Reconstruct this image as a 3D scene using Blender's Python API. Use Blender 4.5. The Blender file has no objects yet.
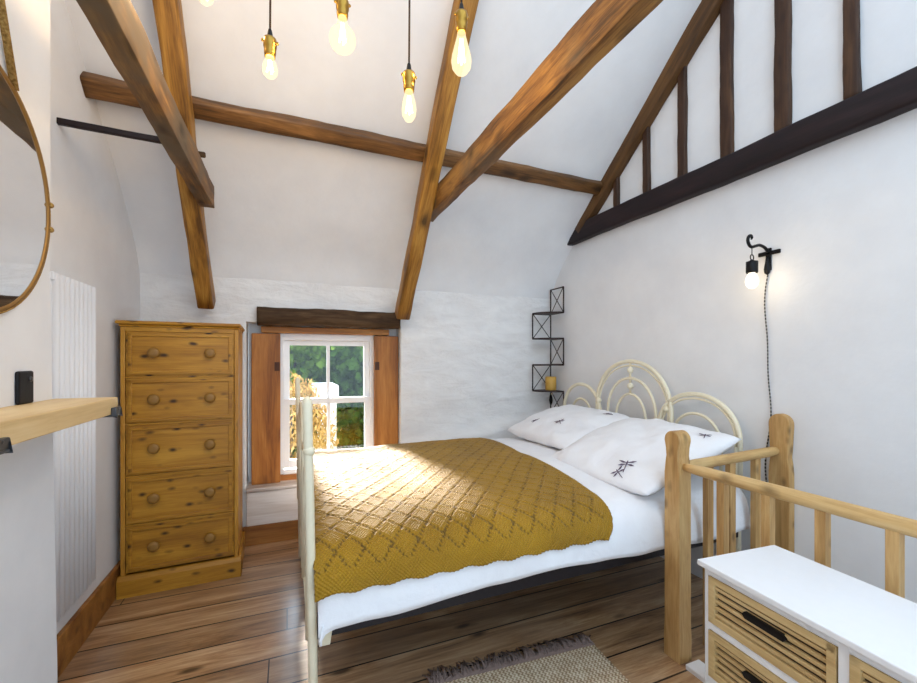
import bpy, bmesh, math, random
from mathutils import Vector, Matrix, noise
random.seed(7)
PI = math.pi
SC = bpy.context.scene
COL = SC.collection
R = math.radians

# ------------------------------------------------------------------ camera
cam_d = bpy.data.cameras.new('camera'); cam = bpy.data.objects.new('camera', cam_d); COL.objects.link(cam)
cam.location = (0, 0, 1.2)
cam.rotation_euler = (R(90), 0, R(-22.3))
cam_d.sensor_width = 36; cam_d.lens = 36 * 415 / 917
cam_d.shift_y = 18.5 / 917
cam_d.clip_start = .02
SC.camera = cam
SC.view_settings.view_transform = 'Standard'; SC.view_settings.look = 'None'
SC.view_settings.gamma = 1; SC.view_settings.use_curve_mapping = False
SC.view_settings.exposure = 0.95

# ------------------------------------------------------------------ materials
def srgb(r, g, b):
    f = lambda c: (c / 255 / 12.92) if c / 255 <= .04045 else ((c / 255 + .055) / 1.055) ** 2.4
    return (f(r), f(g), f(b), 1)

class NT:
    def __init__(s, name):
        s.m = bpy.data.materials.new(name); s.m.use_nodes = True
        s.t = s.m.node_tree; s.t.nodes.clear()
        s.out = s.n('ShaderNodeOutputMaterial')
    def n(s, typ, **kw):
        x = s.t.nodes.new(typ)
        for k, v in kw.items():
            if k.startswith('_'): setattr(x, k[1:], v)
        return x
    def l(s, a, b): s.t.links.new(a, b)
    def math(s, op, a, b=None, c=None):
        x = s.n('ShaderNodeMath'); x.operation = op
        for i, v in enumerate((a, b, c)):
            if v is None: continue
            if isinstance(v, (int, float)): x.inputs[i].default_value = v
            else: s.l(v, x.inputs[i])
        return x.outputs[0]
    def mix(s, f, a, b, blend='MIX'):
        x = s.n('ShaderNodeMix'); x.data_type = 'RGBA'; x.blend_type = blend
        for i, v in ((0, f), (6, a), (7, b)):
            if isinstance(v, (int, float)): x.inputs[i].default_value = v
            elif isinstance(v, tuple): x.inputs[i].default_value = v
            else: s.l(v, x.inputs[i])
        return x.outputs[2]
    def ramp(s, f, stops):
        x = s.n('ShaderNodeValToRGB'); e = x.color_ramp.elements
        while len(e) < len(stops): e.new(.5)
        for i, (p, c) in enumerate(stops):
            e[i].position = p; e[i].color = c if len(c) == 4 else (*c, 1)
        s.l(f, x.inputs[0]); return x.outputs[0]
    def noise(s, vec, scale, detail=4, rough=.5, dist=0):
        x = s.n('ShaderNodeTexNoise'); x.inputs['Scale'].default_value = scale
        x.inputs['Detail'].default_value = detail; x.inputs['Roughness'].default_value = rough
        x.inputs['Distortion'].default_value = dist
        if vec is not None: s.l(vec, x.inputs['Vector'])
        return x.outputs[0]
    def mapping(s, vec, scale=(1, 1, 1), loc=(0, 0, 0), rot=(0, 0, 0)):
        x = s.n('ShaderNodeMapping'); x.inputs['Scale'].default_value = scale
        x.inputs['Location'].default_value = loc; x.inputs['Rotation'].default_value = rot
        s.l(vec, x.inputs['Vector']); return x.outputs[0]
    def objco(s, rand=True):
        tc = s.n('ShaderNodeTexCoord').outputs['Object']
        if not rand: return tc
        oi = s.n('ShaderNodeObjectInfo').outputs['Random']
        v = s.n('ShaderNodeVectorMath'); v.operation = 'MULTIPLY_ADD'
        c = s.n('ShaderNodeCombineXYZ')
        for i, k in enumerate((7.3, 13.7, 5.1)): s.l(s.math('MULTIPLY', oi, k), c.inputs[i])
        v.inputs[1].default_value = (1, 1, 1); s.l(tc, v.inputs[0]); s.l(c.outputs[0], v.inputs[2])
        return v.outputs[0]
    def bump(s, h, strength=.3, dist=.01):
        x = s.n('ShaderNodeBump'); x.inputs['Strength'].default_value = strength
        x.inputs['Distance'].default_value = dist; s.l(h, x.inputs['Height']); return x.outputs[0]
    def principled(s, color, rough=.5, metal=0, normal=None, spec=None, **kw):
        x = s.n('ShaderNodeBsdfPrincipled')
        for k, v in (('Base Color', color), ('Roughness', rough), ('Metallic', metal)):
            if isinstance(v, (int, float, tuple)): x.inputs[k].default_value = v
            else: s.l(v, x.inputs[k])
        if normal is not None: s.l(normal, x.inputs['Normal'])
        if spec is not None: x.inputs['Specular IOR Level'].default_value = spec
        for k, v in kw.items(): x.inputs[k.replace('_', ' ')].default_value = v
        s.l(x.outputs[0], s.out.inputs[0]); return x

def plain(name, c, rough=.5, metal=0, bump=0, bscale=60, var=.06):
    m = NT(name); co = m.objco()
    n = m.noise(co, bscale, 4)
    dk = tuple(v * (1 - var * 2) for v in c[:3]) + (1,)
    col = m.mix(m.math('MULTIPLY', n, 1.0), dk, c)
    m.principled(col, rough, metal, m.bump(n, bump, .004) if bump else None)
    return m.m

def wood(name, light, mid, dark, axis=0, sc=1., knots=.0, rough=.5, spec=.4, contrast=1., kscale=4.5, weather=None):
    m = NT(name); co = m.objco()
    def ax(a, b): return tuple((a if i == axis else b) * sc for i in range(3))
    big = m.noise(m.mapping(co, ax(1.2, 9)), 1.0, 5, .6, .6)
    fine = m.noise(m.mapping(co, ax(4, 90)), 1.0, 3, .7)
    f = m.math('ADD', m.math('MULTIPLY', big, .75), m.math('MULTIPLY', fine, .3))
    w = .17 / contrast
    col = m.ramp(f, [(max(0, .52 - w), dark), (.52, mid), (min(1, .52 + w), light)])
    if weather:
        wn = m.noise(co, 2.2, 4, .6)
        col = m.mix(m.ramp(wn, [(.48, (0, 0, 0)), (.68, (1, 1, 1))]), col, weather)
    if knots:
        v = m.n('ShaderNodeTexVoronoi'); v.inputs['Scale'].default_value = 1
        nz = m.n('ShaderNodeTexNoise'); nz.inputs['Scale'].default_value = 9
        m.l(co, nz.inputs['Vector'])
        mp = m.mapping(co, ax(kscale, kscale * 1.9))
        va = m.n('ShaderNodeVectorMath'); va.operation = 'MULTIPLY_ADD'; va.inputs[1].default_value = (.35,) * 3
        m.l(nz.outputs['Color'], va.inputs[0]); m.l(mp, va.inputs[2]); m.l(va.outputs[0], v.inputs['Vector'])
        k = m.ramp(v.outputs['Distance'], [(.08, (1, 1, 1)), (.17, (.5, .5, .5)), (.27, (0, 0, 0))])
        kd = tuple(c * .22 for c in dark[:3]) + (1,)
        col = m.mix(m.math('MULTIPLY', k, knots), col, kd)
    r = m.math('ADD', m.math('MULTIPLY', fine, .2), rough - .1)
    m.principled(col, r, 0, m.bump(f, .25, .003), spec)
    return m.m

M = {}
def build_materials():
    # plaster
    m = NT('white_plaster'); co = m.objco(False)
    n = m.noise(co, 3, 6, .6); n2 = m.noise(co, 35, 4)
    col = m.ramp(n, [(.3, srgb(226, 225, 226)), (.7, srgb(236, 235, 235))])
    m.principled(col, .85, 0, m.bump(m.math('ADD', n, m.math('MULTIPLY', n2, .25)), .25, .012), .2); M['plaster'] = m.m
    m = NT('painted_stone'); co = m.objco(False)
    n = m.noise(m.mapping(co, (3, 3, 9)), 1.6, 6, .6, .5); n2 = m.noise(co, 28, 4)
    col = m.ramp(n, [(.3, srgb(224, 221, 219)), (.7, srgb(237, 235, 233))])
    m.principled(col, .85, 0, m.bump(m.math('ADD', n, m.math('MULTIPLY', n2, .2)), .55, .03), .2); M['stone'] = m.m
    # floor boards
    m = NT('floor_boards'); co = m.objco(False)
    sx = m.n('ShaderNodeSeparateXYZ'); m.l(co, sx.inputs[0])
    W = .17
    yy = m.math('DIVIDE', m.math('ADD', sx.outputs[1], 20 * W - 2.0), W)
    row = m.math('FLOOR', yy); fr = m.math('FRACT', yy)
    ed = m.math('MINIMUM', fr, m.math('SUBTRACT', 1, fr))
    gap = m.math('LESS_THAN', ed, .022)
    rnd = m.n('ShaderNodeTexWhiteNoise'); rnd.noise_dimensions = '1D'; m.l(row, rnd.inputs['W'])
    xo = m.math('ADD', sx.outputs[0], m.math('MULTIPLY', rnd.outputs['Value'], 3.1))
    xe = m.math('FRACT', m.math('DIVIDE', xo, 5.2))
    gap2 = m.math('LESS_THAN', xe, .001)
    g = m.math('MAXIMUM', gap, gap2)
    cb = m.n('ShaderNodeCombineXYZ'); m.l(xo, cb.inputs[0]); m.l(sx.outputs[1], cb.inputs[1]); m.l(m.math('MULTIPLY', row, .37), cb.inputs[2])
    v = cb.outputs[0]
    big = m.noise(m.mapping(v, (1.6, 14, 3)), 1, 6, .65, .7); fine = m.noise(m.mapping(v, (5, 80, 3)), 1, 4, .75)
    wear = m.noise(v, 2.0, 5, .65)
    f = m.math('ADD', m.math('MULTIPLY', big, .7), m.math('MULTIPLY', fine, .35))
    c = m.ramp(f, [(.38, srgb(106, 72, 46)), (.53, srgb(172, 130, 90)), (.68, srgb(212, 178, 138))])
    c = m.mix(m.math('MULTIPLY', m.ramp(wear, [(.45, (0, 0, 0)), (.7, (1, 1, 1))]), .4), c, srgb(176, 150, 128))
    tone = m.math('ADD', m.math('MULTIPLY', rnd.outputs['Value'], .3), .85)
    tn = m.n('ShaderNodeCombineXYZ'); [m.l(tone, tn.inputs[i]) for i in range(3)]
    c = m.mix(1.0, c, tn.outputs[0], 'MULTIPLY')
    vo = m.n('ShaderNodeTexVoronoi'); m.l(m.mapping(v, (2.2, 6.5, 9)), vo.inputs['Vector']); vo.inputs['Scale'].default_value = 1.0
    kn = m.ramp(vo.outputs['Distance'], [(.06, (1, 1, 1)), (.13, (0, 0, 0))])
    c = m.mix(m.math('MULTIPLY', kn, .85), c, srgb(52, 32, 20))
    c = m.mix(g, c, srgb(30, 21, 15))
    h = m.math('SUBTRACT', m.math('MULTIPLY', f, .3), m.math('MULTIPLY', g, 1.0))
    rg = m.math('ADD', m.math('MULTIPLY', wear, .3), .2)
    m.principled(c, rg, 0, m.bump(h, .4, .006), .6, Coat_Weight=.8, Coat_Roughness=.2); M['floor'] = m.m
    # woods
    M['chest'] = wood('orange_pine', srgb(196, 142, 46), srgb(172, 118, 30), srgb(138, 88, 20), 0, 1.6, 1.0, .42, .4, 1.0, 6.2)
    M['chest_v'] = wood('orange_pine_upright', srgb(206, 152, 60), srgb(182, 126, 40), srgb(148, 96, 26), 2, 1.3, .5, .42, .4, .9, 5)
    M['knob'] = plain('brown_knob_wood', srgb(146, 104, 40), .5, 0, 0, 30)
    M['shutter'] = wood('reddish_pine', srgb(190, 130, 64), srgb(162, 102, 44), srgb(112, 64, 26), 2, 1.2, .5, .5, .35, 1, 3)
    M['casing'] = wood('reddish_pine_casing', srgb(190, 130, 64), srgb(162, 102, 44), srgb(112, 64, 26), 0, 1.2, .3, .5, .35, 1, 3)
    M['skirting'] = wood('pine_skirting', srgb(176, 122, 62), srgb(150, 98, 44), srgb(116, 70, 30), 0, 1.2, .6, .5, .35, 1, 4)
    M['rafter'] = wood('golden_oak_beam', srgb(184, 136, 62), srgb(148, 102, 40), srgb(88, 56, 22), 0, 1.7, .85, .5, .35, 1.25, 2.2)
    M['collar'] = wood('weathered_oak_beam', srgb(166, 122, 62), srgb(120, 82, 40), srgb(54, 37, 22), 0, 1.9, .7, .6, .3, 1.35, 2.2, srgb(104, 88, 68))
    M['purlin'] = wood('brown_purlin', srgb(146, 102, 56), srgb(108, 72, 36), srgb(62, 40, 20), 0, 1.8, .7, .5, .35, 1.25, 2.2)
    M['tie'] = wood('black_brown_beam', srgb(50, 33, 34), srgb(34, 22, 24), srgb(22, 14, 16), 0, 1.6, 0, .6, .3, 1)
    M['stud'] = wood('dark_brown_stud', srgb(90, 62, 40), srgb(66, 43, 29), srgb(42, 27, 19), 0, 1.8, .3, .6, .3, 1, 4)
    M['gable'] = wood('brown_gable_rafter', srgb(118, 82, 44), srgb(92, 62, 32), srgb(60, 40, 22), 0, 1.8, .3, .6, .3, 1, 4)
    M['lintel'] = wood('old_lintel', srgb(104, 80, 56), srgb(74, 54, 36), srgb(40, 28, 18), 0, 1.8, .3, .75, .2, 1, 4)
    M['rail'] = wood('stripped_pine', srgb(224, 192, 140), srgb(204, 166, 110), srgb(168, 126, 74), 0, 1.8, .55, .5, .35, .9, 4)
    M['rail_v'] = wood('stripped_pine_upright', srgb(216, 180, 124), srgb(190, 148, 92), srgb(150, 108, 60), 2, 1.8, .6, .5, .35, .9, 5)
    M['shelf'] = wood('pale_shelf_board', srgb(232, 206, 160), srgb(216, 184, 132), srgb(186, 148, 96), 1, 1.2, .1, .5, .35, .8)
    M['slat'] = wood('pale_drawer_wood', srgb(222, 196, 146), srgb(200, 170, 118), srgb(166, 132, 84), 1, 1.5, .0, .6, .3, .9)
    M['slat_gap'] = plain('dark_drawer_slot', srgb(70, 50, 32), .8)
    M['ledge'] = wood('greyed_ledge', srgb(226, 220, 218), srgb(190, 178, 170), srgb(136, 116, 102), 0, 1, .2, .5, .4, 1.2)
    M['white_board'] = wood('worn_white_board', srgb(232, 228, 226), srgb(222, 216, 212), srgb(196, 184, 176), 0, 1, .0, .5, .4, .9)
    M['white_paint'] = plain('white_paint', srgb(240, 239, 240), .35, 0, 0, 20, .02)
    M['cabinet'] = plain('cabinet_white', srgb(240, 240, 242), .4, 0, .05, 40, .02)
    M['cream_metal'] = plain('cream_painted_metal', srgb(238, 227, 198), .35, 0, .05, 50, .06)
    M['iron'] = plain('black_iron', srgb(26, 24, 26), .5, .6, .1, 80)
    M['rust'] = plain('rusty_hinge', srgb(84, 52, 36), .7, .3, .2, 80)
    M['steel'] = plain('grey_steel', srgb(92, 94, 98), .38, .9, .1, 60)
    M['brass'] = plain('aged_brass', srgb(176, 136, 62), .3, 1, .05, 60)
    M['gilt'] = plain('dull_gold_rim', srgb(150, 112, 58), .45, .6, .1, 90)
    m = NT('jute_rope'); co = m.objco()
    n = m.noise(co, 160, 3); m.principled(m.ramp(n, [(.3, srgb(128, 94, 48)), (.7, srgb(186, 148, 86))]), .9, 0, m.bump(n, .8, .006), .1); M['rope'] = m.m
    m = NT('mirror_glass'); m.principled((.9, .91, .92, 1), .02, 1); M['mirror'] = m.m
    m = NT('twisted_flex'); co = m.n('ShaderNodeTexCoord').outputs['Object']
    s = m.n('ShaderNodeSeparateXYZ'); m.l(co, s.inputs[0])
    st = m.math('GREATER_THAN', m.math('SINE', m.math('MULTIPLY', s.outputs[2], 330)), .45)
    m.principled(m.mix(st, srgb(20, 18, 20), srgb(190, 184, 176)), .8); M['flex'] = m.m
    m = NT('brown_flex'); m.principled(srgb(52, 36, 22), .8); M['flex_brown'] = m.m
    # glass pane: clear with a faint reflection
    m = NT('window_glass'); tr = m.n('ShaderNodeBsdfTransparent'); gl = m.n('ShaderNodeBsdfGlossy')
    gl.inputs['Roughness'].default_value = .02; fr = m.n('ShaderNodeFresnel'); fr.inputs[0].default_value = 1.45
    mx = m.n('ShaderNodeMixShader'); m.l(fr.outputs[0], mx.inputs[0]); m.l(tr.outputs[0], mx.inputs[1]); m.l(gl.outputs[0], mx.inputs[2])
    m.l(mx.outputs[0], m.out.inputs[0]); M['pane'] = m.m
    # bulbs
    def bulb(name, c, e, tr_c, t):
        m = NT(name); tr = m.n('ShaderNodeBsdfTransparent'); tr.inputs[0].default_value = tr_c
        em = m.n('ShaderNodeEmission'); em.inputs[0].default_value = c; em.inputs[1].default_value = e
        mx = m.n('ShaderNodeMixShader'); mx.inputs[0].default_value = t
        m.l(tr.outputs[0], mx.inputs[1]); m.l(em.outputs[0], mx.inputs[2]); m.l(mx.outputs[0], m.out.inputs[0]); return m.m
    M['bulb'] = bulb('lit_amber_glass', (1, .82, .54, 1), .9, (1, .95, .84, 1), .42)
    M['bulb_white'] = bulb('lit_pale_glass', (1, .9, .7, 1), 1.6, (1, .97, .9, 1), .5)
    m = NT('glowing_filament'); em = m.n('ShaderNodeEmission'); em.inputs[0].default_value = (1, .78, .4, 1); em.inputs[1].default_value = 14
    m.l(em.outputs[0], m.out.inputs[0]); M['filament'] = m.m
    # textiles
    m = NT('white_cotton'); co = m.objco(False); n = m.noise(co, 7, 6, .6, .4); w = m.noise(co, 300, 2)
    m.principled(m.ramp(n, [(.3, srgb(236, 234, 236)), (.7, srgb(244, 243, 244))]), .85, 0, m.bump(m.math('ADD', n, m.math('MULTIPLY', w, .05)), .35, .02), .15); M['cotton'] = m.m
    m = NT('mustard_knit'); uv = m.n('ShaderNodeUVMap').outputs[0]
    s = m.n('ShaderNodeSeparateXYZ'); m.l(uv, s.inputs[0])
    k = 2 * PI / .011
    st = m.math('MULTIPLY', m.math('SINE', m.math('MULTIPLY', s.outputs[0], k)), m.math('SINE', m.math('MULTIPLY', s.outputs[1], k)))
    n = m.noise(m.objco(False), 60, 4); n2 = m.noise(m.objco(False), 5, 4)
    c = m.ramp(n2, [(.3, srgb(150, 110, 4)), (.7, srgb(172, 128, 12))])
    c = m.mix(m.math('MULTIPLY', m.math('LESS_THAN', m.math('ADD', st, m.math('MULTIPLY', n, .5)), -.3), .35), c, srgb(118, 84, 6))
    at = m.n('ShaderNodeAttribute'); at.attribute_name = 'hole'
    c = m.mix(at.outputs['Fac'], c, srgb(66, 44, 6))
    m.principled(c, .58, 0, m.bump(m.math('ADD', st, n), .6, .004), .42, Sheen_Weight=.08, Sheen_Roughness=.4); M['knit'] = m.m
    m = NT('beige_weave'); co = m.objco(False); s = m.n('ShaderNodeSeparateXYZ'); m.l(co, s.inputs[0])
    k = 2 * PI / .016
    st = m.math('SINE', m.math('ADD', m.math('MULTIPLY', s.outputs[0], k), m.math('MULTIPLY', m.math('SINE', m.math('MULTIPLY', s.outputs[1], k)), 1.4)))
    n = m.noise(co, 40, 5, .7)
    f = m.math('ADD', m.math('MULTIPLY', st, .22), n)
    m.principled(m.ramp(f, [(.3, srgb(168, 136, 104)), (.55, srgb(220, 194, 160)), (.8, srgb(240, 224, 198))]), .95, 0, m.bump(f, .9, .006), .1); M['rug'] = m.m
    M['fringe'] = plain('brown_fringe', srgb(150, 126, 116), .95, 0, 0, 90, .2)
    M['thread'] = plain('plum_thread', srgb(112, 92, 112), .9, 0, 0, 90, .2)
    M['dark_metal'] = plain('dark_bed_rail', srgb(40, 36, 40), .5, .3)
    M['shelf_iron'] = plain('brown_black_iron', srgb(50, 34, 32), .5, .4, .1, 60)
    M['candle'] = plain('yellow_wax', srgb(206, 160, 70), .5, 0, 0, 40, .1)
    # outdoors
    def leaf(name, a, b, tr):
        m = NT(name); co = m.objco(False); n = m.noise(co, 5, 4, .7)
        c = m.ramp(n, [(.35, a), (.65, b)])
        d = m.n('ShaderNodeBsdfDiffuse'); t = m.n('ShaderNodeBsdfTranslucent'); m.l(c, d.inputs[0]); m.l(c, t.inputs[0])
        mx = m.n('ShaderNodeMixShader'); mx.inputs[0].default_value = tr; m.l(d.outputs[0], mx.inputs[1]); m.l(t.outputs[0], mx.inputs[2])
        m.l(mx.outputs[0], m.out.inputs[0]); return m.m
    M['leaf'] = leaf('hedge_leaf', srgb(48, 78, 26), srgb(110, 140, 56), .3)
    M['leaf_dark'] = leaf('evergreen_leaf', srgb(30, 52, 22), srgb(74, 104, 44), .2)
    M['gold'] = leaf('golden_leaf', srgb(150, 112, 58), srgb(196, 164, 104), .25)
    M['bark'] = plain('bark', srgb(70, 54, 40), .9, 0, .3, 30)
    M['lawn'] = plain('dry_lawn', srgb(150, 140, 84), .95, 0, .3, 20, .15)
    M['render'] = plain('white_render', srgb(240, 236, 226), .9, 0, .1, 30)
build_materials()

# ------------------------------------------------------------------ mesh helpers
class MB:
    def __init__(s): s.v = []; s.f = []; s.sm = []
    def add(s, vs, fs, smooth=False):
        o = len(s.v); s.v += [tuple(p) for p in vs]
        for f in fs: s.f.append(tuple(i + o for i in f)); s.sm.append(smooth)
        return s
    def box(s, x0, x1, y0, y1, z0, z1, mat=None):
        vs = [Vector((x, y, z)) for x in (x0, x1) for y in (y0, y1) for z in (z0, z1)]
        if mat is not None: vs = [mat @ p for p in vs]
        return s.add(vs, [(0, 1, 3, 2), (4, 6, 7, 5), (0, 4, 5, 1), (2, 3, 7, 6), (0, 2, 6, 4), (1, 5, 7, 3)])
    def grid(s, rows, smooth=True, closed=False, flip=False):
        n = len(rows); m = len(rows[0]); vs = [p for r in rows for p in r]; fs = []
        for i in range(n - 1):
            for j in range(m if closed else m - 1):
                k = (j + 1) % m
                f = (i * m + j, i * m + k, (i + 1) * m + k, (i + 1) * m + j)
                fs.append(f[::-1] if flip else f)
        return s.add(vs, fs, smooth)
    def tube(s, pts, r, seg=10, caps=True):
        pts = [Vector(p) for p in pts]; n = len(pts); rs = r if isinstance(r, (list, tuple)) else [r] * n
        t0 = (pts[1] - pts[0]).normalized()
        up = Vector((0, 0, 1)) if abs(t0.z) < .9 else Vector((1, 0, 0))
        a = t0.cross(up).normalized(); rows = []
        for i, p in enumerate(pts):
            t = (pts[min(i + 1, n - 1)] - pts[max(i - 1, 0)]).normalized()
            a = (a - t * a.dot(t)).normalized(); b = t.cross(a)
            rows.append([p + (a * math.cos(2 * PI * k / seg) + b * math.sin(2 * PI * k / seg)) * rs[i] for k in range(seg)])
        s.grid(rows, True, True)
        if caps:
            o = len(s.v); s.add(rows[0], [tuple(range(seg))]); s.add(rows[-1], [tuple(range(seg))[::-1]])
        return s
    def lathe(s, prof, c=(0, 0, 0), seg=20, mat=None, caps=True):
        rows = []
        for (r, z) in prof:
            row = [Vector((r * math.cos(2 * PI * k / seg), r * math.sin(2 * PI * k / seg), z)) for k in range(seg)]
            if mat is not None: row = [mat @ p for p in row]
            rows.append([p + Vector(c) for p in row])
        s.grid(rows, True, True)
        if not caps: return s
        if prof[0][0] > 1e-4: s.add(rows[0], [tuple(range(seg))[::-1]])
        if prof[-1][0] > 1e-4: s.add(rows[-1], [tuple(range(seg))])
        return s
    def prism(s, poly, axis, a, b, smooth=False):      # poly in the two other axes (ordered), extruded along axis a..b
        def mk(p, t):
            l = list(p); l.insert(axis, t); return Vector(l)
        n = len(poly); vs = [mk(p, a) for p in poly] + [mk(p, b) for p in poly]
        fs = [tuple(range(n)), tuple(range(n, 2 * n))[::-1]] + [(i, i + n, (i + 1) % n + n, (i + 1) % n) for i in range(n)]
        return s.add(vs, fs, smooth)
    def ball(s, c, r, seg=12):
        return s.lathe([(max(1e-5, r * math.sin(PI * i / 8)), -r * math.cos(PI * i / 8)) for i in range(9)], c, seg)
    def build(s, name, mat, parent=None, bevel=0, base=None, attr=None):
        vs = s.v
        me = bpy.data.meshes.new(name)
        loc = Vector((0, 0, 0))
        if base is not None: loc = Vector(base)
        me.from_pydata([tuple(Vector(p) - loc) for p in vs], [], s.f)
        me.polygons.foreach_set('use_smooth', s.sm)
        me.update()
        bm = bmesh.new(); bm.from_mesh(me)
        if len(vs) < 20000: bmesh.ops.remove_doubles(bm, verts=bm.verts, dist=1e-6)
        bmesh.ops.recalc_face_normals(bm, faces=bm.faces); bm.to_mesh(me); bm.free()
        me.materials.append(mat)
        o = bpy.data.objects.new(name, me); COL.objects.link(o); o.location = loc
        if parent is not None: o.parent = parent
        if bevel:
            md = o.modifiers.new('bevel', 'BEVEL'); md.width = bevel; md.segments = 2; md.limit_method = 'ANGLE'; md.angle_limit = R(40)
        return o

def tag(o, label=None, cat=None, group=None, kind=None):
    if label: o['label'] = label
    if cat: o['category'] = cat
    if group: o['group'] = group
    if kind: o['kind'] = kind
    return o
def thing(name, label, cat, loc=(0, 0, 0), rz=0, group=None):
    o = bpy.data.objects.new(name, None); COL.objects.link(o); o.location = loc; o.rotation_euler = (0, 0, rz)
    o.empty_display_size = .1
    return tag(o, label, cat, group)
def struct(o): o['kind'] = 'structure'; return o
def sbox(name, mat, *b, bevel=0): return struct(MB().box(*b).build(name, mat, bevel=bevel))

def beam_mesh(L, w, h, seed, rough=.006, seg=40, taper=0, r0=.012, bow=0):
    """hewn timber along local X from 0..L, w in local Y, h in local Z, edges eased, faces uneven"""
    k = 5; rows = []
    for i in range(seg + 1):
        x = L * i / seg; row = []
        t = 1 - taper * i / seg
        W = w * t / 2; Hh = h * t / 2; e = min(r0, W * .6, Hh * .6)
        per = []
        for (cx, cy, a0) in ((W - e, Hh - e, 0), (-W + e, Hh - e, 90), (-W + e, -Hh + e, 180), (W - e, -Hh + e, 270)):
            for q in range(3):
                an = R(a0 + q * 45); per.append((cx + e * math.cos(an), cy + e * math.sin(an)))
        full = []
        for j in range(len(per)):
            a = per[j]; b = per[(j + 1) % len(per)]; full.append(a)
            if math.hypot(a[0] - b[0], a[1] - b[1]) > e * 1.5:
                for q in (1, 2): full.append((a[0] + (b[0] - a[0]) * q / 3, a[1] + (b[1] - a[1]) * q / 3))
        off = Vector((0, noise.noise((x * 1.1, seed, 3)) * rough * 2, noise.noise((x * 1.1, seed, 9)) * rough * 2 + bow * math.sin(PI * i / seg)))
        for (y, z) in full:
            n = noise.noise((x * 5, y * 9 + seed * 3.1, z * 9)) * rough + noise.noise((x * 18, y * 25 + seed, z * 25)) * rough * .4
            l = math.hypot(y, z)
            row.append(Vector((x, y * (1 + n / l), z * (1 + n / l))) + off)
        rows.append(row)
    mb = MB(); mb.grid(rows, True, True)
    m = len(rows[0]); mb.add(rows[0], [tuple(range(m))[::-1]]); mb.add(rows[-1], [tuple(range(m))])
    return mb
def place_axis(o, p0, p1, up=(0, 0, 1)):
    p0 = Vector(p0); x = (Vector(p1) - p0).normalized(); u = Vector(up); y = u.cross(x).normalized(); z = x.cross(y)
    m = Matrix((x, y, z)).transposed().to_4x4(); m.translation = p0; o.matrix_world = m
def beam(name, mat, p0, p1, w, h, label, seed=1, up=(0, 0, 1), cat='beam', group=None, **kw):
    L = (Vector(p1) - Vector(p0)).length
    o = beam_mesh(L, w, h, seed, **kw).build(name, mat)
    place_axis(o, p0, p1, up); return tag(o, label, cat, group)

# ------------------------------------------------------------------ room shell
XL, XR, YW = -.82, 2.10, 3.02
CEIL = lambda y: 1.85 + .86 * (YW - y)
YB = -1.7            # how far the room runs behind the camera
# floor (stairwell cut out at the right)
mb = MB()
for (x0, x1, y0, y1) in ((XL - .1, 1.50, YB, 1.16), (XL - .1, XR + .1, 1.16, 3.4)):
    mb.box(x0, x1, y0, y1, -.12, 0)
struct(mb.build('floor', M['floor']))
# back wall with window hole
HX0, HX1, HZ0, HZ1 = -.255, .775, .355, 1.45
def wall_prof():
    pts = [(YW, 0), (YW, 1.42), (3.019, 1.58), (3.012, 1.72), (3.01, 1.80), (3.04, 1.88)]
    return pts
xs = sorted(set([round(XL - .05 + i * .03, 4) for i in range(101)] + [HX0, HX1]))
prof = wall_prof()
ss = []
for a, b in zip(prof, prof[1:]):
    n = max(1, int(math.hypot(a[0] - b[0], a[1] - b[1]) / .03))
    ss += [(a[0] + (b[0] - a[0]) * i / n, a[1] + (b[1] - a[1]) * i / n) for i in range(n)]
ss.append(prof[-1])
zs = [p[1] for p in ss]
for hz in (HZ0, HZ1):                       # snap rows to the opening
    i = min(range(len(ss)), key=lambda k: abs(ss[k][1] - hz)); ss[i] = (ss[i][0], hz)
def wall_off(x, z):
    n = noise.noise((x * 2.6, z * 7, 1)) * .018 + noise.noise((x * 7, z * 16, 4)) * .011
    led = 0
    if x > .8: led = .085 * max(0, min(1, (.60 + .14 * (x - .85) + .03 * noise.noise((x * 4, 2, 2)) - z) / .05)) * min(1, (x - .8) / .2)
    fade = 1 if z < 1.58 else max(0, 1 - (z - 1.58) / .15)
    return -n * fade - led
rows = [[Vector((x, y + wall_off(x, z), z)) for x in xs] for (y, z) in ss]
mb = MB(); nx = len(xs); fs = []
for i in range(len(ss) - 1):
    for j in range(nx - 1):
        cx = (xs[j] + xs[j + 1]) / 2; cz = (ss[i][1] + ss[i + 1][1]) / 2
        if HX0 < cx < HX1 and HZ0 < cz < HZ1: continue
        fs.append((i * nx + j, i * nx + j + 1, (i + 1) * nx + j + 1, (i + 1) * nx + j))
mb.add([p for r in rows for p in r], fs, True)
# reveals of the deep window recess, run back to the outer face
YO = 3.34
def rev(pts):
    mb.grid([[Vector((x, YW + wall_off(x, z), z)), Vector((x, YW + .05, z)), Vector((x, YO, z))] for (x, z) in pts], True)
hz = [z for (y, z) in ss if HZ0 <= z <= HZ1]; hx = [x for x in xs if HX0 <= x <= HX1]
rev([(HX0, z) for z in hz]); rev([(HX1, z) for z in hz]); rev([(x, HZ1) for x in hx]); rev([(x, HZ0) for x in hx])
# outer face
for (x0, x1, z0, z1) in ((XL - .1, HX0, 0, 2.6), (HX1, XR + .1, 0, 2.6), (HX0, HX1, 0, HZ0), (HX0, HX1, HZ1, 2.6)):
    mb.add([(x0, YO, z0), (x1, YO, z0), (x1, YO, z1), (x0, YO, z1)], [(0, 1, 2, 3)])
struct(mb.build('wall_back', M['stone']))
sbox('wall_right', M['plaster'], XR, XR + .1, YB, 3.4, -2.4, 4.2)
sbox('wall_left', M['plaster'], XL - .1, XL, 1.3, 3.4, -.12, 4.2)
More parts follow.
